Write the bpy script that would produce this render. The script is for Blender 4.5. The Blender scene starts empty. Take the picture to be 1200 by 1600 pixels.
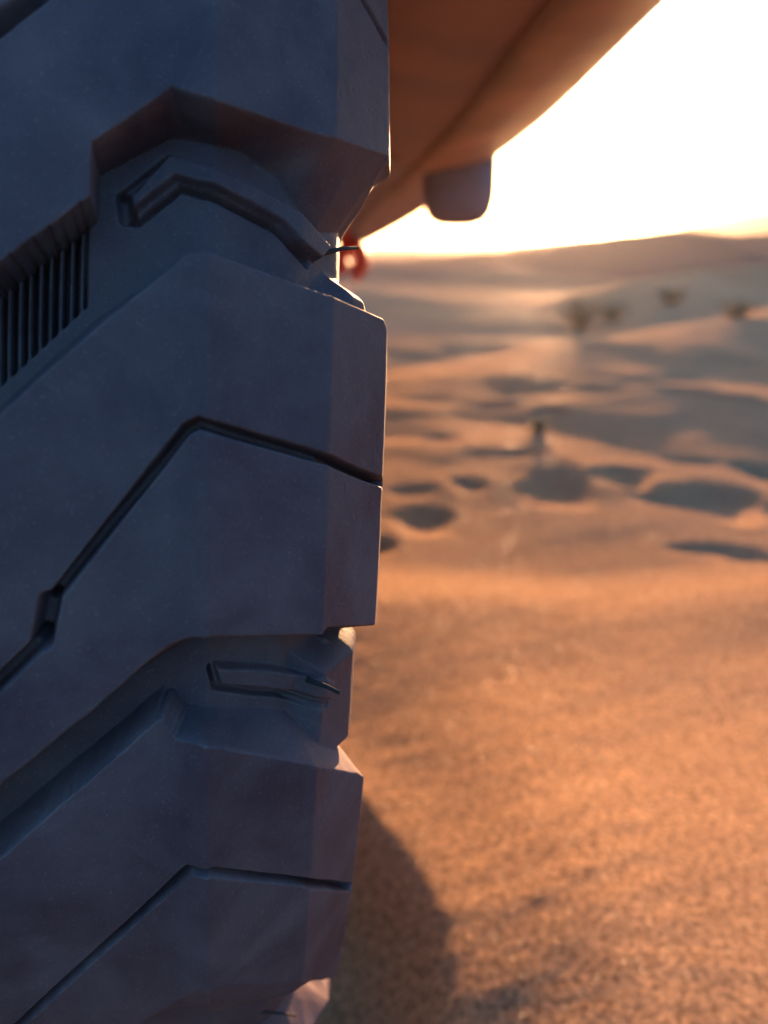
import bpy, math, random
import numpy as np
from mathutils import Vector, noise as mn
R_ = math.radians
rng = np.random.default_rng(7); random.seed(7)

# ------------------------------------------------------------------ camera, sky, sun, exposure
S = bpy.context.scene
CAM_H = 0.585
PITCH = R_(19.1)                      # looking down
FPX = 1200.0                          # focal length in pixels of the 1200x1600 picture
cam_d = bpy.data.cameras.new('camera'); cam = bpy.data.objects.new('camera', cam_d)
S.collection.objects.link(cam); S.camera = cam
cam.location = (0, 0, CAM_H); cam.rotation_euler = (R_(90) - PITCH, 0, 0)
cam_d.sensor_fit = 'VERTICAL'; cam_d.sensor_height = 36; cam_d.sensor_width = 27
cam_d.lens = FPX / 1600 * 36
cam_d.clip_start = 0.01; cam_d.clip_end = 6000
cam_d.dof.use_dof = True; cam_d.dof.focus_distance = 0.245; cam_d.dof.aperture_fstop = 6.3
S.render.resolution_x = 768; S.render.resolution_y = 1024

SUN_EL, SUN_AZ = 6.0, 10.5            # degrees; azimuth clockwise from +Y
w = bpy.data.worlds.new('World'); S.world = w; w.use_nodes = True
nt = w.node_tree
sky = nt.nodes.new('ShaderNodeTexSky'); sky.sky_type = 'NISHITA'; sky.sun_disc = False
sky.sun_elevation = R_(SUN_EL); sky.sun_rotation = R_(SUN_AZ)
sky.air_density = 1.7; sky.dust_density = 5.0; sky.ozone_density = 6.0; sky.altitude = 300
bg = nt.nodes['Background']; bg.inputs[1].default_value = 0.15
nt.links.new(sky.outputs[0], bg.inputs[0])
sl = bpy.data.lights.new('sun', 'SUN'); sl.energy = 4.2; sl.angle = R_(0.7); sl.color = (1.0, 0.56, 0.27)
sun = bpy.data.objects.new('sun', sl); S.collection.objects.link(sun)
sd = Vector((math.sin(R_(SUN_AZ)) * math.cos(R_(SUN_EL)), math.cos(R_(SUN_AZ)) * math.cos(R_(SUN_EL)), math.sin(R_(SUN_EL))))
sun.rotation_euler = sd.to_track_quat('Z', 'Y').to_euler(); sun.location = (0, 0, 5)
S.view_settings.view_transform = 'Standard'; S.view_settings.look = 'None'
S.view_settings.exposure = 2.6; S.view_settings.gamma = 1

# ------------------------------------------------------------------ helpers
CP, SP = math.cos(PITCH), math.sin(PITCH)
def ray(px, py):
    a = (px - 600) / FPX; b = (800 - py) / FPX
    v = np.array([a, CP + b * SP, -SP + b * CP]); return v / np.linalg.norm(v)
def project(P):
    P = np.asarray(P, float); x = P[..., 0]; y = P[..., 1]; z = P[..., 2] - CAM_H
    dep = y * CP - z * SP; up = y * SP + z * CP
    return 600 + FPX * x / dep, 800 - FPX * up / dep, dep
def at_dist(px, py, d):               # world point on that line of sight at horizontal distance d
    v = ray(px, py); k = d / math.hypot(v[0], v[1]); return np.array([v[0] * k, v[1] * k, CAM_H + v[2] * k])
def on_ground(px, py):
    v = ray(px, py); k = -CAM_H / v[2]; return np.array([v[0] * k, v[1] * k])

def props(o, **k):
    for a, b in k.items(): o[a] = b
    return o
def empty(name, loc=(0, 0, 0), parent=None):
    o = bpy.data.objects.new(name, None); S.collection.objects.link(o); o.location = loc
    o.empty_display_size = .1
    if parent: o.parent = parent
    return o
def mesh_obj(name, verts, faces, mat, parent=None, smooth=True, normals=None):
    me = bpy.data.meshes.new(name)
    verts = np.asarray(verts, np.float32); faces = np.asarray(faces, np.int32) if not isinstance(faces, list) else faces
    if isinstance(faces, list):
        me.from_pydata(verts.tolist(), [], faces)
    else:
        n = len(faces); k = faces.shape[1]
        me.vertices.add(len(verts)); me.vertices.foreach_set('co', verts.ravel())
        me.loops.add(n * k); me.loops.foreach_set('vertex_index', faces.ravel())
        me.polygons.add(n); me.polygons.foreach_set('loop_start', np.arange(0, n * k, k, dtype=np.int32))
        me.polygons.foreach_set('loop_total', np.full(n, k, np.int32))
        me.update(calc_edges=True); me.validate()
    me.polygons.foreach_set('use_smooth', [smooth] * len(me.polygons))
    if normals is not None: me.normals_split_custom_set_from_vertices(normals.tolist())
    me.materials.append(mat)
    o = bpy.data.objects.new(name, me); S.collection.objects.link(o)
    if parent: o.parent = parent
    return o
def grid_faces(nr, nc):
    i = np.arange(nr - 1)[:, None] * nc + np.arange(nc - 1)[None, :]
    return np.stack([i, i + 1, i + nc + 1, i + nc], -1).reshape(-1, 4)
def vnoise(P, sc, oct=3, seed=0.0):
    """value noise in numpy, 3-D lattice, -1..1"""
    P = np.asarray(P, float); out = np.zeros(P.shape[:-1]); amp = 1; tot = 0
    for o_ in range(oct):
        q = P * sc * 2 ** o_ + seed + 17.3 * o_
        i = np.floor(q).astype(np.int64); f = q - i; f = f * f * (3 - 2 * f)
        def h(a, b, c):
            n = (i[..., 0] + a) * 374761393 + (i[..., 1] + b) * 668265263 + (i[..., 2] + c) * 2147483647
            n = (n ^ (n >> 13)) * 1274126177; n = n & 0x7fffffff; n = (n ^ (n >> 16)) & 0xffff
            return n / 32767.5 - 1
        r = 0
        for a in (0, 1):
            for b in (0, 1):
                for c in (0, 1):
                    wgt = (f[..., 0] if a else 1 - f[..., 0]) * (f[..., 1] if b else 1 - f[..., 1]) * (f[..., 2] if c else 1 - f[..., 2])
                    r = r + wgt * h(a, b, c)
        out += amp * r; tot += amp; amp *= .5
    return out / tot

# ------------------------------------------------------------------ materials
def new_mat(name):
    m = bpy.data.materials.new(name); m.use_nodes = True
    return m, m.node_tree, m.node_tree.nodes['Principled BSDF']
def N(t, kind, **k):
    n = t.nodes.new(kind)
    for a, b in k.items():
        if a.startswith('_'): setattr(n, a[1:], b)
        else: n.inputs[a.replace('__', ' ')].default_value = b
    return n
def ramp(t, src, stops):
    r = t.nodes.new('ShaderNodeValToRGB'); e = r.color_ramp.elements
    while len(e) < len(stops): e.new(.5)
    for i, (p, c) in enumerate(stops): e[i].position = p; e[i].color = (*c, 1) if len(c) == 3 else c
    t.links.new(src, r.inputs[0]); return r

def sand_material():
    m, t, b = new_mat('sand'); L = t.links.new
    geo = N(t, 'ShaderNodeNewGeometry'); pos = geo.outputs['Position']
    n1 = N(t, 'ShaderNodeTexNoise', Scale=1.3, Detail=5.0, Roughness=.6); L(pos, n1.inputs['Vector'])
    n2 = N(t, 'ShaderNodeTexNoise', Scale=190.0, Detail=5.0, Roughness=.85); L(pos, n2.inputs['Vector'])
    r1 = ramp(t, n1.outputs[0], [(.3, (.46, .265, .150)), (.7, (.54, .32, .190))])
    r2 = ramp(t, n2.outputs[0], [(.36, (.28, .25, .22)), (.5, (.92, .92, .9)), (.66, (1.8, 1.7, 1.5))])
    # the far hills' shade is put into the sand colour, darker with distance
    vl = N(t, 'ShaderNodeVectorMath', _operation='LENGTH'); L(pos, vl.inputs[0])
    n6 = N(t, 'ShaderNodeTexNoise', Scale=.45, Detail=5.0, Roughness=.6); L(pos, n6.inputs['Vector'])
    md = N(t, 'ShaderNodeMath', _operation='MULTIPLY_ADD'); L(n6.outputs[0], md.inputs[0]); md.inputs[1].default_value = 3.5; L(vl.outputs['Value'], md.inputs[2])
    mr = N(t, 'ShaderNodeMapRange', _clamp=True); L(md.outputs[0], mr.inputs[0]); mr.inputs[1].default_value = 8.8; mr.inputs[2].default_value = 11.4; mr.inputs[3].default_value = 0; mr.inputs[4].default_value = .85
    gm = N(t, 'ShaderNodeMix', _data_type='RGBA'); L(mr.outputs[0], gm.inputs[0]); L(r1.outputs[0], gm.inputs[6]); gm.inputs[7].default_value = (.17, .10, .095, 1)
    mx = N(t, 'ShaderNodeMix', _data_type='RGBA', _blend_type='MULTIPLY'); mx.inputs[0].default_value = 1
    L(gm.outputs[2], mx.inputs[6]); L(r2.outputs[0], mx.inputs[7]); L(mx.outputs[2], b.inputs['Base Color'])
    n3 = N(t, 'ShaderNodeTexNoise', Scale=170.0, Detail=5.0, Roughness=.8); L(pos, n3.inputs['Vector'])
    n4 = N(t, 'ShaderNodeTexNoise', Scale=60.0, Detail=3.0, Roughness=.6); L(pos, n4.inputs['Vector'])
    b1 = N(t, 'ShaderNodeBump', Strength=1.0, Distance=.006); L(n3.outputs[0], b1.inputs['Height'])
    b2 = N(t, 'ShaderNodeBump', Strength=.5, Distance=.005); L(n4.outputs[0], b2.inputs['Height']); L(b1.outputs[0], b2.inputs['Normal'])
    L(b2.outputs[0], b.inputs['Normal'])
    vo = N(t, 'ShaderNodeTexVoronoi', Scale=700.0); L(pos, vo.inputs['Vector'])
    sp = N(t, 'ShaderNodeSeparateColor'); L(vo.outputs['Color'], sp.inputs[0])
    rr = ramp(t, sp.outputs[0], [(.994, (.7,) * 3), (.998, (.3,) * 3)]); L(rr.outputs[0], b.inputs['Roughness'])
    rs = ramp(t, sp.outputs[0], [(.994, (0,) * 3), (.998, (.5,) * 3)]); L(rs.outputs[0], b.inputs['Specular IOR Level'])
    return m
def rubber_material(name, base=(.076, .042, .053), dust=(.22, .15, .15), amount=.62, rough=.66, sc=1.0):
    m, t, b = new_mat(name); L = t.links.new
    tc = N(t, 'ShaderNodeTexCoord'); pos = tc.outputs['Object']
    n1 = N(t, 'ShaderNodeTexNoise', Scale=28.0 * sc, Detail=6.0, Roughness=.62, Distortion=.4); L(pos, n1.inputs['Vector'])
    n2 = N(t, 'ShaderNodeTexNoise', Scale=1100.0, Detail=2.0, Roughness=.6); L(pos, n2.inputs['Vector'])
    r1 = ramp(t, n1.outputs[0], [(.33, (0,) * 3), (.72, (amount,) * 3)])
    r2 = ramp(t, n2.outputs[0], [(.6, (0,) * 3), (.78, (.55,) * 3)])
    ad = N(t, 'ShaderNodeMath', _operation='ADD', _use_clamp=True); L(r1.outputs[0], ad.inputs[0]); L(r2.outputs[0], ad.inputs[1])
    ge = N(t, 'ShaderNodeNewGeometry'); rp = ramp(t, ge.outputs['Pointiness'], [(.515, (0,) * 3), (.60, (.75,) * 3)])
    n5 = N(t, 'ShaderNodeTexNoise', Scale=240.0, Detail=4.0); L(pos, n5.inputs['Vector']); r5 = ramp(t, n5.outputs[0], [(.35, (.15,) * 3), (.6, (1,) * 3)])
    pm = N(t, 'ShaderNodeMath', _operation='MULTIPLY'); L(rp.outputs[0], pm.inputs[0]); L(r5.outputs[0], pm.inputs[1])
    mp = N(t, 'ShaderNodeMapping', Scale=(900, 60, 90), Rotation=(.3, .5, .2)); L(pos, mp.inputs['Vector'])
    n7 = N(t, 'ShaderNodeTexNoise', Scale=1.0, Detail=2.0); L(mp.outputs[0], n7.inputs['Vector']); r7 = ramp(t, n7.outputs[0], [(.66, (0,) * 3), (.74, (.08,) * 3)])
    ad3 = N(t, 'ShaderNodeMath', _operation='MAXIMUM'); L(pm.outputs[0], ad3.inputs[0]); L(r7.outputs[0], ad3.inputs[1]); pm = ad3
    ad2 = N(t, 'ShaderNodeMath', _operation='ADD', _use_clamp=True); L(ad.outputs[0], ad2.inputs[0]); L(pm.outputs[0], ad2.inputs[1])
    mx = N(t, 'ShaderNodeMix', _data_type='RGBA'); L(ad2.outputs[0], mx.inputs[0])
    mx.inputs[6].default_value = (*base, 1); mx.inputs[7].default_value = (*dust, 1); L(mx.outputs[2], b.inputs['Base Color'])
    rr = ramp(t, n1.outputs[0], [(.3, (rough - .08,) * 3), (.7, (rough + .2,) * 3)]); L(rr.outputs[0], b.inputs['Roughness']); b.inputs['Specular IOR Level'].default_value = .32
    n3 = N(t, 'ShaderNodeTexNoise', Scale=1500.0, Detail=3.0, Roughness=.7); L(pos, n3.inputs['Vector'])
    n4 = N(t, 'ShaderNodeTexNoise', Scale=160.0, Detail=4.0, Roughness=.6); L(pos, n4.inputs['Vector'])
    b1 = N(t, 'ShaderNodeBump', Strength=.35, Distance=.0004); L(n3.outputs[0], b1.inputs['Height'])
    b2 = N(t, 'ShaderNodeBump', Strength=.22, Distance=.0012); L(n4.outputs[0], b2.inputs['Height']); L(b1.outputs[0], b2.inputs['Normal'])
    L(b2.outputs[0], b.inputs['Normal'])
    return m
def plain(name, col, rough=.5, metal=0, nscale=12.0, var=.25):
    m, t, b = new_mat(name); L = t.links.new
    tc = N(t, 'ShaderNodeTexCoord'); n1 = N(t, 'ShaderNodeTexNoise', Scale=nscale, Detail=5.0); L(tc.outputs['Object'], n1.inputs['Vector'])
    r1 = ramp(t, n1.outputs[0], [(.3, tuple(c * (1 - var) for c in col)), (.7, tuple(min(1, c * (1 + var)) for c in col))])
    L(r1.outputs[0], b.inputs['Base Color']); b.inputs['Roughness'].default_value = rough; b.inputs['Metallic'].default_value = metal
    return m
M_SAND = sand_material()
M_RUB = rubber_material('tyre_rubber')
M_CASE = rubber_material('groove_rubber', dust=(.20, .155, .15), amount=.5, rough=.6)
M_BODY = plain('brown_underside_plastic', (.17, .062, .04), .5)
M_LIP = plain('pale_lip_plastic', (.34, .16, .095), .45)
M_BRACK = plain('bracket_rubber', (.17, .16, .22), .5)
M_RED = plain('red_paint', (.75, .03, .02), .4)
M_DARK = plain('whisker_rubber', (.03, .024, .026), .9)
M_STEEL = plain('wheel_alloy', (.35, .35, .36), .35, .9)
M_LEAF = plain('dry_shrub', (.15, .14, .09), .7, nscale=3.0)

# ------------------------------------------------------------------ the sand: one sheet to the horizon
def smooth(e0, e1, x):
    t_ = np.clip((x - e0) / (e1 - e0), 0, 1); return t_ * t_ * (3 - 2 * t_)
def seg_dist(X, Y, pts):
    """nearest distance (signed, + on the far side), and interpolated value carried by the polyline points"""
    best = np.full(X.shape, 1e9); sgn = np.zeros(X.shape); val = np.zeros(X.shape)
    for (x0, y0, a0), (x1, y1, a1) in zip(pts[:-1], pts[1:]):
        dx, dy = x1 - x0, y1 - y0; L2 = dx * dx + dy * dy
        t_ = np.clip(((X - x0) * dx + (Y - y0) * dy) / L2, 0, 1)
        qx, qy = X - (x0 + t_ * dx), Y - (y0 + t_ * dy); d = np.hypot(qx, qy); mk = d < best
        best = np.where(mk, d, best); sgn = np.where(mk, np.sign(dx * qy - dy * qx), sgn); val = np.where(mk, a0 + t_ * (a1 - a0), val)
    return best * sgn, val
RIDGES = [  # (points (px, py, distance) on the crest), near width, far width, near-side shape
    ([(300, 660, 2.6), (610, 628, 2.85), (800, 566, 3.5), (1000, 520, 4.2), (1250, 478, 5.3), (1700, 430, 7)], 1.6, .7, 'g'),
    ([(200, 448, 6.2), (560, 455, 6.0), (700, 468, 5.7), (850, 478, 5.7), (1000, 437, 6.6), (1250, 404, 8.2), (1700, 380, 11)], 2.5, 1.2, 'l'),
    ([(640, 440, 8.5), (700, 418, 9.5), (800, 400, 11), (900, 384, 12), (1000, 366, 13), (1070, 358, 13.3), (1150, 368, 14), (1300, 360, 16), (1500, 380, 18)], 5.5, 6, 'l'),
    ([(700, 392, 150), (900, 380, 160), (1050, 360, 170), (1200, 332, 180), (1400, 306, 200), (1900, 300, 240)], 45, 60, 'g'),
]
PITS = [(880, 775, 68, 24, .045), (975, 752, 60, 15, .05), (1095, 780, 105, 30, .07), (1190, 742, 45, 16, .05), (662, 816, 62, 20, .03),
        (640, 776, 45, 10, .02), (722, 762, 38, 13, .022), (790, 725, 62, 7, .03), (1120, 856, 80, 10, .02), (1185, 866, 60, 8, .02),
        (1080, 725, 50, 6, .02), (560, 850, 60, 18, .05), (1240, 800, 60, 20, .05), (930, 640, 50, 6, .03), (1050, 628, 60, 6, .03), (1150, 612, 60, 7, .03),
        (760, 655, 60, 6, .03), (860, 668, 30, 6, .03), (690, 700, 40, 6, .02)]
def ground_z(X, Y):
    D = np.hypot(X, Y); Z = np.zeros(X.shape); P = np.stack([X, Y, np.zeros_like(X)], -1)
    for pts, wn, wf, kind in RIDGES:
        pl = []
        for px, py, d in pts:
            q = at_dist(px, py, d); pl.append((q[0], q[1], q[2]))
        d, h = seg_dist(X, Y, pl)
        wob = 1 + .25 * vnoise(P, 1 / (wn * 1.5), 2, 5.0)
        nearp = np.exp(-(d / (wn * wob)) ** 2) if kind == 'g' else np.log1p(np.exp((1 - np.abs(d) / (wn * wob)) * 8)) / 8.0004
        prof = np.where(d < 0, nearp, np.exp(-(np.abs(d) / wf) ** 1.4))
        Z = np.maximum(Z, h * prof) if wn > 2 else Z + h * prof
    # the near berm and the shallow hollow behind it
    bl = [(*on_ground(px, py), 1.0) for px, py in ((-400, 985), (300, 960), (600, 966), (800, 976), (980, 992), (1090, 975), (1200, 962), (1700, 930))]
    d, h = seg_dist(X, Y, bl)
    Z += .010 * np.exp(-(np.minimum(d, 0) / .25) ** 2) * (1 - smooth(0, .25, d)) + -.016 * smooth(0, .25, d) * (1 - smooth(.35, 1.2, d))
    bl = [(*on_ground(px, py), 1.0) for px, py in ((470, 1235), (560, 1262), (640, 1380), (690, 1490), (705, 1600), (700, 1800))]
    d, h = seg_dist(X, Y, bl); Z += -.055 * smooth(-.01, .11, -d) * np.exp(-(np.hypot(X + .12, Y - .55) / .55) ** 4) + .006 * np.exp(-(d / .05) ** 2)
    for px, py, rx, ry, dep in PITS:
        c = on_ground(px, py); u = on_ground(px, py - ry); l = on_ground(px, py + ry); r = on_ground(px + rx, py)
        ax = r[0] - c[0]; ay = max((u[1] - l[1]) / 2, .02)
        ex = (X - c[0]) / ax; ey = (Y - c[1]) / ay
        q = np.sqrt((ex + .5 * vnoise(P, 6, 3, px)) ** 2 + (ey + .8 * vnoise(P, 6, 3, px + 9)) ** 2)
        Z += -dep * .48 * (1 - smooth(.05, 1.15, q)) 
    Z += .075 * (1 - smooth(.35, 1.15, Y)) * smooth(-.05, .2, X) * smooth(-.6, .1, Y)
    Z -= .22 * np.maximum(-.15 - Y, 0) * smooth(0, .5, -.15 - Y) * (1 - smooth(3, 12, D)) + .6 * smooth(3, 12, D) * (Y < -.15) * smooth(0, 6, -Y)  # unseen slope behind the camera, shaped to cut sand bounce onto the tyre
    Z += .0035 * vnoise(P * [1, 1.8, 1], 2.2, 2, 2.0)
    Z += .0007 * vnoise(P * [1.0, 2.2, 1], 22, 3, 9.0) * np.exp(-D / 6)
    a_ = R_(-24); Xr, Yr = X * math.cos(a_) - Y * math.sin(a_), X * math.sin(a_) + Y * math.cos(a_)
    Z += .0022 * vnoise(np.stack([Xr * 1.2, Yr * 8, 0 * X], -1), 1.6, 3, 51.) * np.exp(-D / 3)
    tr = smooth(1.7, 2.1, Y) * (1 - smooth(4, 6.5, Y)); Z += .035 * tr * np.maximum(vnoise(P, 2.2, 3, 40.), -.2)
    Z += .02 * smooth(3, 8, D) * vnoise(P, .8, 3, 11.) + .12 * smooth(9, 25, D) * vnoise(P, .17, 3, 31.) + .8 * smooth(60, 200, D) * (vnoise(P, .02, 3, 77.) - .2)
    return Z
rad = np.concatenate([np.geomspace(.12, 4, 520), np.geomspace(4.02, 60, 330), np.geomspace(61, 1500, 150)])
ang = np.radians(np.concatenate([np.linspace(-180, -40, 60, endpoint=False), np.linspace(-40, 40, 620), np.linspace(42, 180, 60)]))
AA, RR = np.meshgrid(ang, rad); GX, GY = RR * np.sin(AA), RR * np.cos(AA)
GZ = ground_z(GX, GY); GZ[-1] -= 2
gv = np.stack([GX, GY, GZ], -1).reshape(-1, 3)
gf = grid_faces(len(rad), len(ang))
nv = len(gv); cv = np.array([[0, 0, float(ground_z(np.array([0.]), np.array([0.]))[0])]])
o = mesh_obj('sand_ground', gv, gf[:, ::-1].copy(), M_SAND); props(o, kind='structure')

# ------------------------------------------------------------------ the tyre
R0, H, HW = 0.45, 0.017, 0.15
PSI, GAM = R_(-8), R_(4)              # steering and camber of the wheel
F = np.array([math.sin(PSI), math.cos(PSI), 0]); A0 = np.array([math.cos(PSI), -math.sin(PSI), 0]); UZ = np.array([0, 0, 1.])
AX = A0 * math.cos(GAM) - UZ * math.sin(GAM); UP = UZ * math.cos(GAM) + A0 * math.sin(GAM)
CEN = -A0 * .1215 + F * .636 + np.array([0, 0, R0 - .003])
# outer profile (axial x, radius), centre line to bead, then resampled by arc length
half = np.array([(0, R0), (.05, R0 - .0018), (.080, R0 - .0056), (.086, R0 - .0054), (.0965, R0 - .0012), (.1295, R0 - .0165), (.1490, R0 - .042), (.1525, R0 - .061), (.150, R0 - .10), (.138, R0 - .16), (.120, R0 - .205)])
def resample(P, step):
    s = np.concatenate([[0], np.cumsum(np.hypot(*np.diff(P, axis=0).T))]); n = int(s[-1] / step); q = np.linspace(0, s[-1], n + 1)
    return q, np.stack([np.interp(q, s, P[:, 0]), np.interp(q, s, P[:, 1])], -1)
pu, pp = resample(half, .0005)
full = np.concatenate([pp[::-1] * [-1, 1], pp[1:]])
def sm(Q, k):
    kk = np.exp(-np.linspace(-2, 2, 2 * k + 1) ** 2); kk /= kk.sum(); pad = np.pad(Q, ((k, k), (0, 0)), mode='edge')
    return np.stack([np.convolve(pad[:, i], kk, 'valid') for i in range(2)], -1)
ps = sm(full, 3)
tg = np.gradient(ps, axis=0); nn = np.stack([-tg[:, 1], tg[:, 0]], -1); nn = sm(nn, 34); nn /= np.linalg.norm(nn, axis=1)[:, None]
pb = sm(ps - nn * H, 36)
UU = np.linspace(-pu[-1], pu[-1], len(full)); UMAX = pu[-1]
def surf(u, v, h):
    """u arc length across (m, + to the right), v angle round the axle (0 = towards the viewer, + up), h height above the groove floor (m)"""
    k = np.clip(h / H, -1, 1); bx = np.interp(u, UU, pb[:, 0]); br = np.interp(u, UU, pb[:, 1]); x = bx * (1 - k) + np.interp(u, UU, ps[:, 0]) * k; r = br * (1 - k) + np.interp(u, UU, ps[:, 1]) * k
    c, s = np.cos(v), np.sin(v)
    return CEN + x[..., None] * AX + (-r * c)[..., None] * F + (r * s)[..., None] * UP
gu = np.arange(-.02, .175, .001); gvv = np.arange(-1.35, 1.0, .0025); GU, GV = np.meshgrid(gu, gvv)
_cache = {}
def unproj(px, py, h, flag=False):
    if h not in _cache:
        P = surf(GU, GV, h); a, b, dep = project(P)
        n = np.cross(surf(GU + 1e-4, GV, h) - P, surf(GU, GV + 1e-4, h) - P)
        vis = (np.einsum('...i,...i', n, P - np.array([0, 0, CAM_H])) < 0) & (dep > 0)
        _cache[h] = (np.where(vis, a, 1e6), np.where(vis, b, 1e6))
    a, b = _cache[h]; k = np.argmin((a - px) ** 2 + (b - py) ** 2); u, v = GU.flat[k], GV.flat[k]; u0, v0 = u, v
    for _ in range(6):
        def pr(u_, v_):
            q = project(surf(np.array(u_), np.array(v_), h)); return np.array([q[0], q[1]])
        e = np.array([px, py]) - pr(u, v); J = np.stack([(pr(u + 1e-5, v) - pr(u, v)) / 1e-5, (pr(u, v + 1e-5) - pr(u, v)) / 1e-5], -1)
        try: d = np.linalg.solve(J, e)
        except Exception: break
        d = np.clip(d, [-.003, -.01], [.003, .01]); u += d[0]; v += d[1]
    ok = not (abs(u - u0) > .004 or abs(v - v0) > .02)
    if not ok: u, v = u0, v0
    return (float(u), float(v)) if not flag else ((float(u), float(v)), ok)
def tr(pts, h):                        # trace: long straight runs get extra points so that they stay straight on the curved face
    out = []
    for i, p in enumerate(pts):
        if i:
            q = pts[i - 1]; n = int(math.hypot(p[0] - q[0], p[1] - q[1]) / 32)
            for k in range(1, n):
                t_ = k / n; r, ok = unproj(q[0] + (p[0] - q[0]) * t_, q[1] + (p[1] - q[1]) * t_, h, True)
                if ok: out.append(r)
        out.append(unproj(*p, h))
    return out
VS = R0                                # v is scaled by this to get metres

PITCHV = 2 * math.pi / 16
U_END = .187
def right(pts, sa=0, sb=0):                        # carry the outline over the shoulder
    a, b = pts[0], pts[-1]; return [(U_END, a[1] + sa)] + list(pts) + [(U_END, b[1] + sb)]
A_top = right(tr([(605, 245), (440, 192), (270, 135), (145, 222), (140, 305), (0, 410), (-120, 495)], H) + [(.02, .25), (.0, .26), (.0, .50), (.045, .56), (.10, .665), (.135, .62), (.165, .60)])
A_base = right(tr([(603, 365), (490, 362), (427, 277), (373, 235), (267, 215), (150, 277), (148, 312), (0, 425), (-130, 515)], 0) + [(.0, .25), (-.01, .26), (-.01, .52), (.04, .57), (.10, .68), (.14, .63), (.165, .61)])
B_top = right(tr([(600, 498), (560, 480), (517, 462), (318, 391), (295, 394), (150, 510), (0, 645), (-120, 760)], H) + [(.0, .12), (.0, -.06)] + tr([(-60, 1280), (0, 1228), (150, 1107), (230, 1036), (262, 1010), (300, 997), (500, 993), (513, 981), (590, 975)], H), -.05, .012)
C_top = right(tr([(577, 1213), (560, 1207), (420, 1182), (275, 1154), (252, 1120), (0, 1340), (-60, 1400)], H) + [(.0, -.11), (.0, -.40)] + tr([(0, 1720), (180, 1622), (310, 1546), (430, 1539), (528, 1527)], H), -.03, .01)
C_base = right(tr([(572, 1150), (500, 1135), (466, 1108), (270, 1100), (258, 1070), (0, 1285), (-60, 1340)], 0) + [(-.01, -.07), (-.01, -.44), (.045, -.40), (.085, -.32), (.13, -.372), (.155, -.365)])
# each groove: points (u, v), half width at the top (m), depth (m)
GROOVES = [
    (tr([(598, 757), (515, 719), (310, 661), (290, 671), (78, 942)], H), .0013, .007),
    (tr([(78, 940), (66, 1002)], H), .0022, .009),
    (tr([(66, 1002), (0, 1066), (-80, 1140)], H), .0016, .007),
    (tr([(549, 1386), (295, 1359), (30, 1602), (-20, 1645)], H), .0013, .006),
    (tr([(-120, 130), (0, 35), (60, -12)], H) + [(.08, .62)], .0022, .007),
    ([(.165, .545), (.135, .56), (.10, .60)], .0015, .007),
]
BARS = [  # raised tie bars on the groove floor
    (tr([(205, 312), (266, 244), (330, 262), (400, 294), (470, 336), (514, 386), (500, 404), (430, 347), (345, 303), (278, 284), (215, 337)], .003), .004),
    (tr([(338, 1042), (420, 1046), (480, 1050), (492, 1058), (488, 1078), (420, 1074), (345, 1067)], .003), .0042),
]
SLOTS = [
    (tr([(212, 346), (280, 292), (345, 312), (430, 357), (478, 412)], 0), .0014, .0032),
    (tr([(193, 308), (197, 345)], 0), .0014, .003),
    (tr([(193, 306), (265, 247)], 0), .0008, .0018),
    (tr([(326, 1044), (334, 1072), (400, 1082), (470, 1086)], 0), .0011, .003),
]
FIN = tr([(138, 318), (0, 425), (-150, 540), (-150, 760), (0, 606), (137, 480)], 0)
BRIDGES = [  # the shoulder stays filled between blocks, lower than their tops
    ([(.1395, .03), (.1405, .055), (U_END, .062), (U_END, -.06), (.143, -.055), (.1375, -.03)], .60),
    ([(.150, .335), (.155, .345), (U_END, .345), (U_END, .25), (.150, .25)], .55),
]
RIBS = [(tr([(492, 996), (503, 1020), (496, 1052)], 0), .0016, .0035)]

def pdist(U, V, poly, closed=True):
    """distance in metres to a (u, v) polygon, negative inside"""
    pts = list(poly) + ([poly[0]] if closed else []); d = np.full(U.shape, 1e9); ins = np.zeros(U.shape, bool)
    for (x0, y0), (x1, y1) in zip(pts[:-1], pts[1:]):
        y0 *= VS; y1 *= VS; Y = V * VS; dx, dy = x1 - x0, y1 - y0
        t_ = np.clip(((U - x0) * dx + (Y - y0) * dy) / max(dx * dx + dy * dy, 1e-12), 0, 1)
        d = np.minimum(d, np.hypot(U - x0 - t_ * dx, Y - y0 - t_ * dy))
        if closed and y0 != y1:
            ins ^= ((y0 > Y) != (y1 > Y)) & (U < (x1 - x0) * (Y - y0) / (y1 - y0) + x0)
    return np.where(ins, -d, d) if closed else d
def lug_t(U, V, top, base=None, w=.0045):
    dt = pdist(U, V, top)
    if base is None: t_ = 1 - dt / w
    else:
        db = pdist(U, V, base); t_ = np.where(dt <= 0, 1, np.where(db >= 0, np.clip(1 - dt / .001, 0, 1) * 0, -db / (-db + dt + 1e-9)))
    t_ = np.clip(t_, 0, 1)
    r = np.clip(dt / -.0008, 0, 1)                       # rounded top edge
    return t_ - (dt < 0) * .035 * (1 - r) ** 2 - np.where((dt >= 0) & (t_ > 0), .035 * np.clip(t_ * 1.5, 0, 1), 0)
def heights(U, V, lugs, detail=True):
    hs = []; nzp = np.stack([U, V * VS, np.zeros_like(U)], -1)
    for top, base in lugs:
        wob = .0005 * vnoise(nzp, 120, 2, 3.) if detail else 0
        hs.append(np.clip(lug_t(U + wob, V, top, base), 0, 1) * smooth(.199, .186, U) if False else np.clip(lug_t(U + wob, V, top, base), 0, 1))
    hs = np.array(hs); lab = hs.argmax(0); t_ = hs.max(0); lab = np.where(t_ > .03, lab, -1)
    fade = 1 - smooth(U_END - .012, U_END + .006, np.abs(U)); h = t_ * H * (.25 + .75 * fade)
    return h, lab
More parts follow.
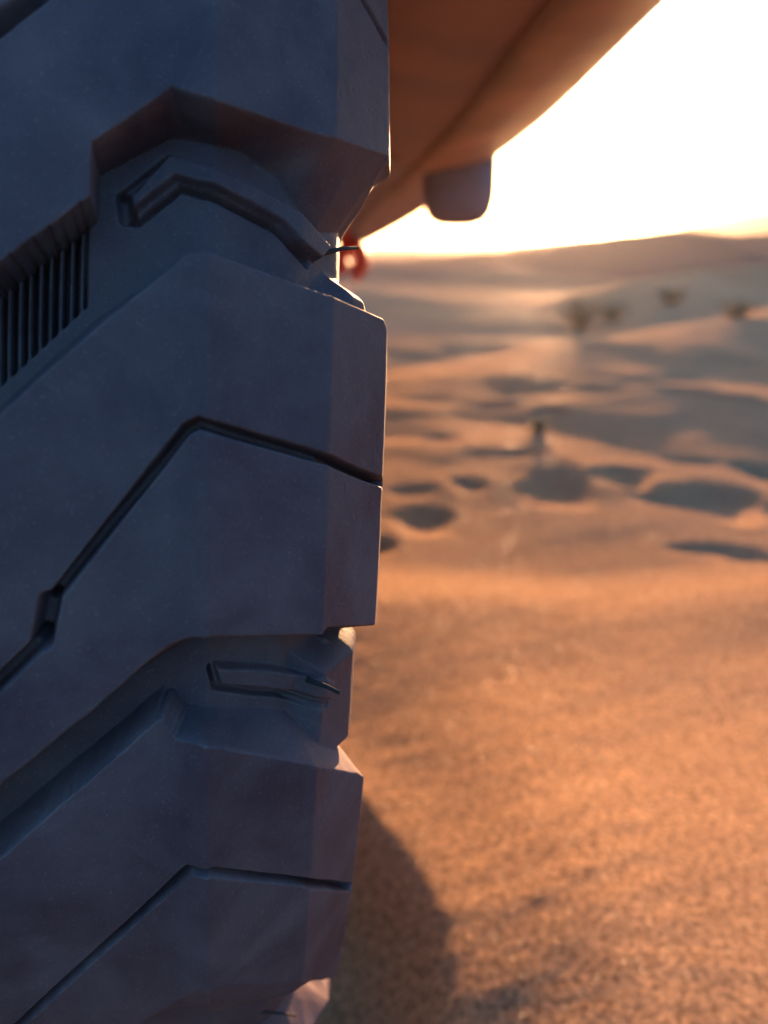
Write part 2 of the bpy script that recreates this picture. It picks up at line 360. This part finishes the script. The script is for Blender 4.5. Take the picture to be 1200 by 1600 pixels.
def fine_details(U, V, h):
    onlug = smooth(.75, .98, h / H)
    for pts, wd, dep in GROOVES:
        d = pdist(U, V, pts, False); h = h - dep * (1 - smooth(wd * .55, wd * 1.45, d)) * onlug
    for poly, frac in BRIDGES:
        d = pdist(U, V, poly); h = np.maximum(h, H * frac * (1 - smooth(-.008, .003, d)))
    floor = 1 - smooth(.0, .3, h / H)
    for poly, rise in BARS:
        d = pdist(U, V, poly); h = h + rise * (1 - smooth(-.0004, .0009, d)) * (1 - smooth(.2, .8, h / H))
    for pts, wd, dep in SLOTS:
        d = pdist(U, V, pts, False); h = h - dep * (1 - smooth(wd * .5, wd * 1.5, d)) * (1 - smooth(.2, .8, h / H))
    for pts, wd, rise in RIBS:
        d = pdist(U, V, pts, False); h = h + rise * np.sqrt(np.clip(1 - (d / wd) ** 2, 0, 1)) * floor
    d = pdist(U, V, FIN); k = (1 - smooth(-.0012, .0002, d)) * floor
    h = h + k * (-.0065 + .0055 * smooth(-.25, .45, np.cos(U * 2 * math.pi / .00275)))
    ridge = .0010 * np.exp(-((U - U_RIDGE) / .0006) ** 2) * onlug * (V < .33) * (V > .0); h = h + ridge
    P = np.stack([U, V * VS, np.zeros_like(U)], -1)
    h = h + .00012 * vnoise(P, 180, 3, 8.) + .0004 * vnoise(P, 25, 2, 1.)
    pit = np.clip(vnoise(P, 420, 1, 60.) - .8, 0, 1); h = h - .0012 * pit * onlug
    return h
U_RIDGE = unproj(516, 600, H)[0]
wheel_lugs = []
car = empty('car', (-.7, 2.2, 0)); props(car, label='dusty four-wheel drive with brown underside, its chunky black tyre filling the left of the frame', category='car')
bpy.context.view_layer.update()
def under(o, p):                       # parent and keep the place
    M = o.matrix_world.copy(); o.parent = p; o.matrix_parent_inverse = p.matrix_world.inverted(); return o
wheel = empty('wheel', tuple(CEN)); bpy.context.view_layer.update(); under(wheel, car); bpy.context.view_layer.update()

def tread_mesh(us, vs, lugs, fine, skip=None):
    U, V = np.meshgrid(us, vs); h, lab = heights(U, V, lugs, fine)
    if fine: h = fine_details(U, V, h)
    P = surf(U, V, h)
    du = np.gradient(P, axis=1); dv = np.gradient(P, axis=0); nr = np.cross(du, dv); nr /= np.linalg.norm(nr, axis=-1, keepdims=True) + 1e-12
    Fc = grid_faces(len(vs), len(us)); cl = np.full(len(Fc), -1)
    fl = lab.reshape(-1)[Fc]; cl = np.where((fl >= 0).sum(1) >= 2, fl.max(1), -1)
    if skip is not None:
        cu = U.reshape(-1)[Fc].mean(1); cvv = V.reshape(-1)[Fc].mean(1); keep = ~skip(cu, cvv); Fc, cl = Fc[keep], cl[keep]
    return P.reshape(-1, 3), nr.reshape(-1, 3), Fc, cl
def pick(P, nr, Fc, m):
    f = Fc[m]; used, inv = np.unique(f, return_inverse=True); return P[used], inv.reshape(f.shape), nr[used]
FU0, FU1, FV0, FV1 = .004, .222, -.56, .66
us = np.arange(FU0, FU1 + 1e-6, .00042); vs = np.arange(FV0, FV1 + 1e-6, .00095)
D_top = [(u, v - .475) for u, v in C_top]; D_base = [(u, v - .475) for u, v in C_base]
lugs = [(A_top, A_base), (B_top, None), (C_top, C_base), (D_top, D_base)]
P, nr, Fc, cl = tread_mesh(us, vs, lugs, True)
chunks = {-1: [pick(P, nr, Fc, cl == -1)]}
blocks = [[pick(P, nr, Fc, cl == k)] for k in range(4)]
# the rest of the tyre, coarser: the same block repeated round the wheel and mirrored across it
STEP = (2 * math.pi - (.355 + .41 * 2 + .0)) / 13
cl_l = []
for k in range(1, 13): cl_l.append([(u, v - .41 * 2 - STEP * k) for u, v in B_top])
mir = [[(-u, v + PITCHV * (k + .5) - math.pi) for u, v in B_top] for k in range(16)]
allc = [A_top, B_top, C_top, D_top] + cl_l + mir
us2 = np.arange(-UMAX + .001, UMAX - .001, .0022); V0 = FV1 - 2 * math.pi
vs2 = np.linspace(V0, FV1, 1180)
U2, V2 = np.meshgrid(us2, vs2); best = np.zeros(U2.shape); lab2 = np.full(U2.shape, -1)
for i, poly in enumerate(allc):
    pv = [p[1] for p in poly]; pc = (min(pv) + max(pv)) / 2
    Vw = (V2 - pc + math.pi) % (2 * math.pi) - math.pi + pc
    for sub in (np.abs(Vw - pc) < .5,):
        rows = np.where(sub.any(1))[0]
        t_ = np.clip(lug_t(U2[rows], Vw[rows], poly, None, .006), 0, 1); up = t_ > best[rows]
        best[rows] = np.where(up, t_, best[rows]); lab2[rows] = np.where(up & (t_ > .05), i, lab2[rows])
h2 = best * H * (.25 + .75 * (1 - smooth(U_END - .012, U_END + .006, np.abs(U2)))); P2 = surf(U2, V2, h2)
n2 = np.cross(np.gradient(P2, axis=1), np.gradient(P2, axis=0)); n2 /= np.linalg.norm(n2, axis=-1, keepdims=True) + 1e-12
F2 = grid_faces(len(vs2), len(us2)); fl = lab2.reshape(-1)[F2]; c2 = np.where((fl >= 0).sum(1) >= 2, fl.max(1), -1)
cu, cv2 = U2.reshape(-1)[F2].mean(1), V2.reshape(-1)[F2].mean(1)
inside = (cu > FU0 + .0011) & (cu < FU1 - .0011) & (cv2 > FV0 + .003) & (cv2 < FV1 - .003)
F2, c2 = F2[~inside], c2[~inside]; P2 = P2.reshape(-1, 3); n2 = n2.reshape(-1, 3)
chunks[-1].append(pick(P2, n2, F2, c2 == -1))
for i in range(len(allc)):
    m = c2 == i
    if not m.any():
        continue
    q = pick(P2, n2, F2, m)
    if i < 4: blocks[i].append(q)
    else: blocks.append([q])
def join(parts):
    vs_, fs_, ns_, off = [], [], [], 0
    for a, b, c in parts:
        vs_.append(a); fs_.append(b + off); ns_.append(c); off += len(a)
    return np.concatenate(vs_), np.concatenate(fs_), np.concatenate(ns_)
def wheel_part(name, parts, mat, parent=None):
    v, f, n = join(parts); o = mesh_obj(name, v - CEN, f, mat, None, True, n); o.location = tuple(CEN)
    bpy.context.view_layer.update(); under(o, parent or wheel); return o
tyre = wheel_part('tyre', chunks[-1], M_CASE)
for q in blocks: wheel_part('tread_block', q, M_RUB)

def rod(p0, p1, r0, r1, n=10, cap=True):
    p0, p1 = np.array(p0, float), np.array(p1, float); d = p1 - p0; d = d / np.linalg.norm(d)
    a = np.cross(d, [0, 0, 1.]) if abs(d[2]) < .9 else np.cross(d, [1., 0, 0]); a /= np.linalg.norm(a); b = np.cross(d, a)
    ph = np.linspace(0, 2 * math.pi, n, endpoint=False); ring = np.cos(ph)[:, None] * a + np.sin(ph)[:, None] * b
    v = list(p0 + ring * r0) + list(p1 + ring * r1); f = [(i, (i + 1) % n, n + (i + 1) % n, n + i) for i in range(n)]
    if cap: f += [tuple(range(n))[::-1], tuple(range(n, 2 * n))]
    return v, f
def tube(path, rads, n=10):
    path = np.array(path, float); v, f = [], []
    for i, p in enumerate(path):
        d = path[min(i + 1, len(path) - 1)] - path[max(i - 1, 0)]; d /= np.linalg.norm(d)
        a = np.cross(d, [.3, .2, .93]); a /= np.linalg.norm(a); b = np.cross(d, a)
        for k in range(n):
            t_ = 2 * math.pi * k / n; v.append(p + rads[i] * (math.cos(t_) * a + math.sin(t_) * b))
        if i: f += [((i - 1) * n + k, (i - 1) * n + (k + 1) % n, i * n + (k + 1) % n, i * n + k) for k in range(n)]
    f += [tuple(range(n))[::-1], tuple(range((len(path) - 1) * n, len(path) * n))]
    return v, f
def merge(*ms):
    V_, F_ = [], []
    for v, f in ms:
        k = len(V_); V_ += [tuple(x) for x in v]; F_ += [tuple(i + k for i in q) for q in f]
    return V_, F_
def child(name, m, mat, parent, smooth=True, bevel=0, sub=0, label=None):
    v, f = m; v = np.array([tuple(x) for x in v], float)
    org = np.array(parent.matrix_world.translation); o = mesh_obj(name, v - org, [tuple(int(i) for i in q) for q in f], mat, None, smooth)
    o.location = tuple(org); bpy.context.view_layer.update(); under(o, parent)
    if bevel:
        b = o.modifiers.new('bevel', 'BEVEL'); b.width = bevel; b.segments = 3; b.limit_method = 'ANGLE'; b.harden_normals = False
    if sub: q = o.modifiers.new('sub', 'SUBSURF'); q.levels = q.render_levels = sub
    if label: o['label'] = label
    return o
# rubber whiskers left by the mould, rooted on the groove floor
for (x0, y0), (x1, y1), hh, r, dd in (((511, 394), (559, 387), .0005, .0007, .012), ((491, 1066), (531, 1083), .0105, .00075, -.002), ((417, 1582), (463, 1587), .001, .00052, .004)):
    a = surf(*map(np.array, unproj(x0, y0, hh)), hh); dist = project(a)[2]; dv_ = ray(x1, y1); k = (dist + dd) / (dv_[1] * CP - dv_[2] * SP)
    b = np.array([0, 0, CAM_H]) + dv_ * k; mid = (a + b) / 2 + np.array([0, 0, .0004])
    child('rubber_whisker', tube([a - (b - a) * .3, a, mid, b], [r * 1.5, r * 1.2, r, r * .9], 8), M_DARK, wheel)
# rim, seen from neither side here but real: barrel, spokes and hub
def lathe(prof, n=72):
    v, f = [], []
    for i in range(n):
        t_ = 2 * math.pi * i / n
        for x, r in prof: v.append(CEN + AX * x + r * (math.cos(t_) * -F + math.sin(t_) * UP))
    m = len(prof)
    for i in range(n):
        for j in range(m - 1): f.append((i * m + j, i * m + j + 1, ((i + 1) % n) * m + j + 1, ((i + 1) % n) * m + j))
    return v, f
child('rim', lathe([(-.125, .247), (-.118, .252), (-.105, .235), (-.06, .215), (.06, .215), (.105, .235), (.118, .252), (.125, .247), (.118, .242), (.095, .222), (.06, .205), (-.06, .205), (-.095, .222), (-.125, .247)]), M_STEEL, wheel)
child('hub', lathe([(.0, .001), (.0, .06), (.085, .06), (.095, .05), (.095, .001)], 40), M_STEEL, wheel)
for k in range(6):
    t_ = 2 * math.pi * k / 6; d = math.cos(t_) * -F + math.sin(t_) * UP; q = np.cross(AX, d); V_ = []
    for rr, wd, x0, x1 in ((.045, .028, .05, .085), (.214, .038, .055, .08)):
        for sx, sw in ((x0, -1), (x1, -1), (x1, 1), (x0, 1)): V_.append(CEN + AX * sx + d * rr + q * sw * wd)
    child('spoke', (V_, [(0, 1, 2, 3), (7, 6, 5, 4), (0, 4, 5, 1), (1, 5, 6, 2), (2, 6, 7, 3), (3, 7, 4, 0)]), M_STEEL, wheel, False, .006)

# ------------------------------------------------------------------ the car body over and beyond the wheel
EDGE = [(1300, -190, .33), (1180, -100, .40), (1050, 0, .52), (961, 86, .66), (882, 163, .88), (837, 203, 1.05), (772, 250, 1.36), (715, 291, 1.85), (655, 334, 2.6), (610, 360, 3.3), (572, 380, 4.1)]
LIPI = [(1060, -190), (980, -100), (890, 0), (801, 105), (730, 193), (690, 232), (645, 275), (615, 301), (586, 328), (568, 352), (552, 372)]
E3 = [at_dist(*e) for e in EDGE]
L3 = []
for (px, py), e in zip(LIPI, EDGE):
    q = at_dist(px, py, e[2] * .97); L3.append(q)
def strip(rows, thick=None):
    m = len(rows[0]); v = [p for r in rows for p in r]; f = []
    for i in range(len(rows) - 1):
        for j in range(m - 1): f.append((i * m + j, (i + 1) * m + j, (i + 1) * m + j + 1, i * m + j + 1))
    return v, f
def densify(A, n=6):
    A = np.array(A); t0 = np.arange(len(A)); t1 = np.linspace(0, len(A) - 1, (len(A) - 1) * n + 1)
    Q = np.stack([np.interp(t1, t0, A[:, i]) for i in range(3)], -1)
    kk = np.ones(5) / 5; pad = np.pad(Q, ((2, 2), (0, 0)), mode='edge'); return np.stack([np.convolve(pad[:, i], kk, 'valid') for i in range(3)], -1)
Ed, Ld = densify(E3), densify(L3)
# lip: rounded outer flange, thickness 25 mm
lip_rows = [[l + np.array([0, 0, .03]) for l in Ld], list(Ld), [l * .5 + e * .5 + np.array([0, 0, -.002]) for l, e in zip(Ld, Ed)], [e + np.array([-.006, 0, 0]) for e in Ed], [e + np.array([.002, 0, .006]) for e in Ed], [e + np.array([.004, 0, .03]) for e in Ed]]
child('bumper_lip', strip(lip_rows), M_LIP, car)
def zrow(L, frac, rise): return [np.array([l[0] + frac * ((-.02 if l[1] < 1.25 else -1.35) - l[0]), l[1], l[2] + rise]) for l in L]
child('underside_panel', strip([[l + np.array([0, 0, .012]) for l in Ld], zrow(Ld, .35, .012), zrow(Ld, .7, .02), zrow(Ld, 1, .03)]), M_BODY, car)
yl = [l[1] for l in Ld if l[1] < 1.25]
arch = [[np.array([-.02, y, .70 if i == 0 else 1.0]) for y in (.3, .6, .9, 1.2)] for i in range(2)] + [[np.array([-.5, y, 1.02]) for y in (.3, .6, .9, 1.2)]]
child('wheel_arch', strip(arch), M_BODY, car)
ys = [e[1] for e in Ed]; zs = [e[2] for e in Ed]
side = [[e + np.array([.004, 0, .03]) for e in Ed], [e + np.array([.05, 0, .12]) for e in Ed], [e + np.array([.06, 0, .3]) for e in Ed], [e + np.array([.02, 0, .52]) for e in Ed], [np.array([-.25, e[1], e[2] + .56]) for e in Ed], [np.array([-1.4, e[1], e[2] + .56]) for e in Ed], [np.array([-1.6, e[1], e[2] + .5]) for e in Ed], [np.array([-1.62, e[1], e[2] + .05]) for e in Ed]]
child('body_shell', strip(side), plain('dark_car_paint', (.12, .06, .05), .3), car)
e = Ed[-1]; far = [[np.array([x, e[1] + .01, e[2] + z]) for x in (e[0], -.5, -1.0, -1.62)] for z in (.0, .25, .55)]
child('end_panel', strip(far), M_BODY, car)
# rounded bracket hanging below the lip
def ring_block(c, wx, dy, zt, zb, n=28):
    rows = []
    for z_, k in ((zt, .98), (zt * .5 + zb * .5, 1.0), (zb + .32 * (zt - zb), .98), (zb + .16 * (zt - zb), .90), (zb + .05 * (zt - zb), .72), (zb, .42), (zb - .001, .02)):
        rows.append([np.array([c[0] + wx * k * np.sign(math.cos(a)) * abs(math.cos(a)) ** .6, c[1] + dy * k * np.sign(math.sin(a)) * abs(math.sin(a)) ** .6, z_]) for a in np.linspace(0, 2 * math.pi, n + 1)])
    return strip(rows)
bc = at_dist(716, 300, 1.36); zt = at_dist(716, 225, 1.36)[2]; zb = at_dist(716, 352, 1.36)[2]
child('rubber_bump_stop', ring_block(bc, 50 / FPX * 1.36 * 1.03, .05, zt, zb), M_BRACK, car)
# red recovery hook far below the other end
hc = at_dist(549, 404, 2.3)
loop = [hc + np.array([math.cos(a) * .030, 0, math.sin(a) * .036 - .004]) for a in np.linspace(-math.pi * .5, math.pi * 1.35, 22)]
child('tow_hook', merge(tube(loop, [.023] * len(loop), 10), rod(hc + np.array([-.02, 0, .02]), hc + np.array([-.03, .05, .2]), .016, .018)), M_RED, car, label='red recovery hook under the far end')

# ------------------------------------------------------------------ shrubs on the dunes
def shrub(px, py, hgt, wid, label, seed, nst=22):
    r = random.Random(seed); g = None
    Q = np.array([at_dist(px, py, d) for d in np.geomspace(1.5, 40, 900)]); g = Q[np.argmax(Q[:, 2] < ground_z(Q[:, 0], Q[:, 1]))]   # where it stands on the sand
    root = empty('shrub', tuple(g)); bpy.context.view_layer.update()
    props(root, label=label, category='shrub', group='shrubs on the dunes')
    st, lv, lf = [], [], []
    for i in range(nst):
        a = r.random() * 6.283; sp = r.random() ** .6; tip = g + np.array([math.cos(a) * wid * .5 * sp, math.sin(a) * wid * .5 * sp, hgt * (1 - .35 * sp) * r.uniform(.7, 1)])
        mid = g * .5 + tip * .5 + np.array([0, 0, hgt * .1]); st.append(tube([g - [0, 0, .02], mid, tip], [.006, .004, .0015], 5))
        for k in range(34):
            t_ = r.uniform(0, 1); p = (g * (1 - t_) ** 2 + mid * 2 * t_ * (1 - t_) + tip * t_ ** 2) + np.array([r.gauss(0, .1) * wid, r.gauss(0, .1) * wid, r.gauss(0, .05) * hgt])
            d = np.array([r.gauss(0, 1), r.gauss(0, 1), r.gauss(.5, 1)]); d /= np.linalg.norm(d); s_ = np.cross(d, [r.random(), r.random(), r.random()]); s_ /= np.linalg.norm(s_)
            L_ = hgt * r.uniform(.05, .1); W_ = L_ * .3; n0 = len(lv); lv += [p - s_ * W_, p + d * L_ * .5 - s_ * W_, p + d * L_, p + d * L_ * .5 + s_ * W_, p + s_ * W_]; lf.append((n0, n0 + 1, n0 + 2, n0 + 3, n0 + 4))
    child('stem', merge(*st), M_LEAF, root); child('foliage', (lv, lf), M_LEAF, root, False)
    return root
shrub(905, 514, .19, .24, 'round dusty green shrub in the grey hollow, left of the pair', 1)
shrub(955, 503, .15, .24, 'pale grey-green shrub just right of the round one in the hollow', 2)
shrub(1048, 476, .15, .22, 'small dark shrub higher up the dune towards the right edge', 3)
shrub(1150, 496, .11, .3, 'low tuft of shrub at the foot of the dune near the right edge', 5)
shrub(842, 672, .05, .09, 'small low green tuft standing alone in the trampled sand', 4, 14)

# ------------------------------------------------------------------ added sun-blocking underbody, and the other wheels of the car
def box(x0, x1, y0, y1, z0, z1):
    v = [(x, y, z) for x in (x0, x1) for y in (y0, y1) for z in (z0, z1)]
    return v, [(0, 1, 3, 2), (4, 6, 7, 5), (0, 4, 5, 1), (2, 3, 7, 6), (0, 2, 6, 4), (1, 5, 7, 3)]
child('chassis_sun_block', merge(box(-1.5, -.32, 1.25, 4.05, .40, .70), box(-1.5, -.32, .55, 1.25, .52, .70)), M_BODY, car, False, .03)  # unseen boxes added to keep low sun off the sand before the tyre
child('axle', merge(rod(CEN - AX * .1, CEN + AX * -1.25 + np.array([0, 0, -.04]), .05, .05, 20)), M_BODY, car)
def copy_wheel(dx, dy, rz):
    w2 = wheel.copy(); S.collection.objects.link(w2); w2.parent = car; w2.matrix_parent_inverse = wheel.matrix_parent_inverse.copy()
    w2.location = wheel.location + Vector((dx, dy, 0)); w2.rotation_euler = (0, 0, rz)
    for ch in wheel.children:
        if ch.name.startswith('rubber_whisker'): continue
        c = ch.copy(); S.collection.objects.link(c); c.parent = w2; c.matrix_parent_inverse = ch.matrix_parent_inverse.copy()
copy_wheel(-1.3, 0, math.pi); copy_wheel(-1.3, 2.75, math.pi); copy_wheel(-.26, 2.75, 0)

# ------------------------------------------------------------------ the evening haze
hz = box(-1650, 1650, -1650, 1650, -6, 16)
mh = bpy.data.materials.new('haze_air'); mh.use_nodes = True; t = mh.node_tree; t.nodes.clear()
vo = t.nodes.new('ShaderNodeVolumePrincipled'); vo.inputs['Density'].default_value = .0007; vo.inputs['Color'].default_value = (1, .88, .78, 1); vo.inputs['Anisotropy'].default_value = .8
ou = t.nodes.new('ShaderNodeOutputMaterial'); t.links.new(vo.outputs[0], ou.inputs['Volume'])
props(mesh_obj('haze', hz[0], hz[1], mh, None, False), kind='stuff')
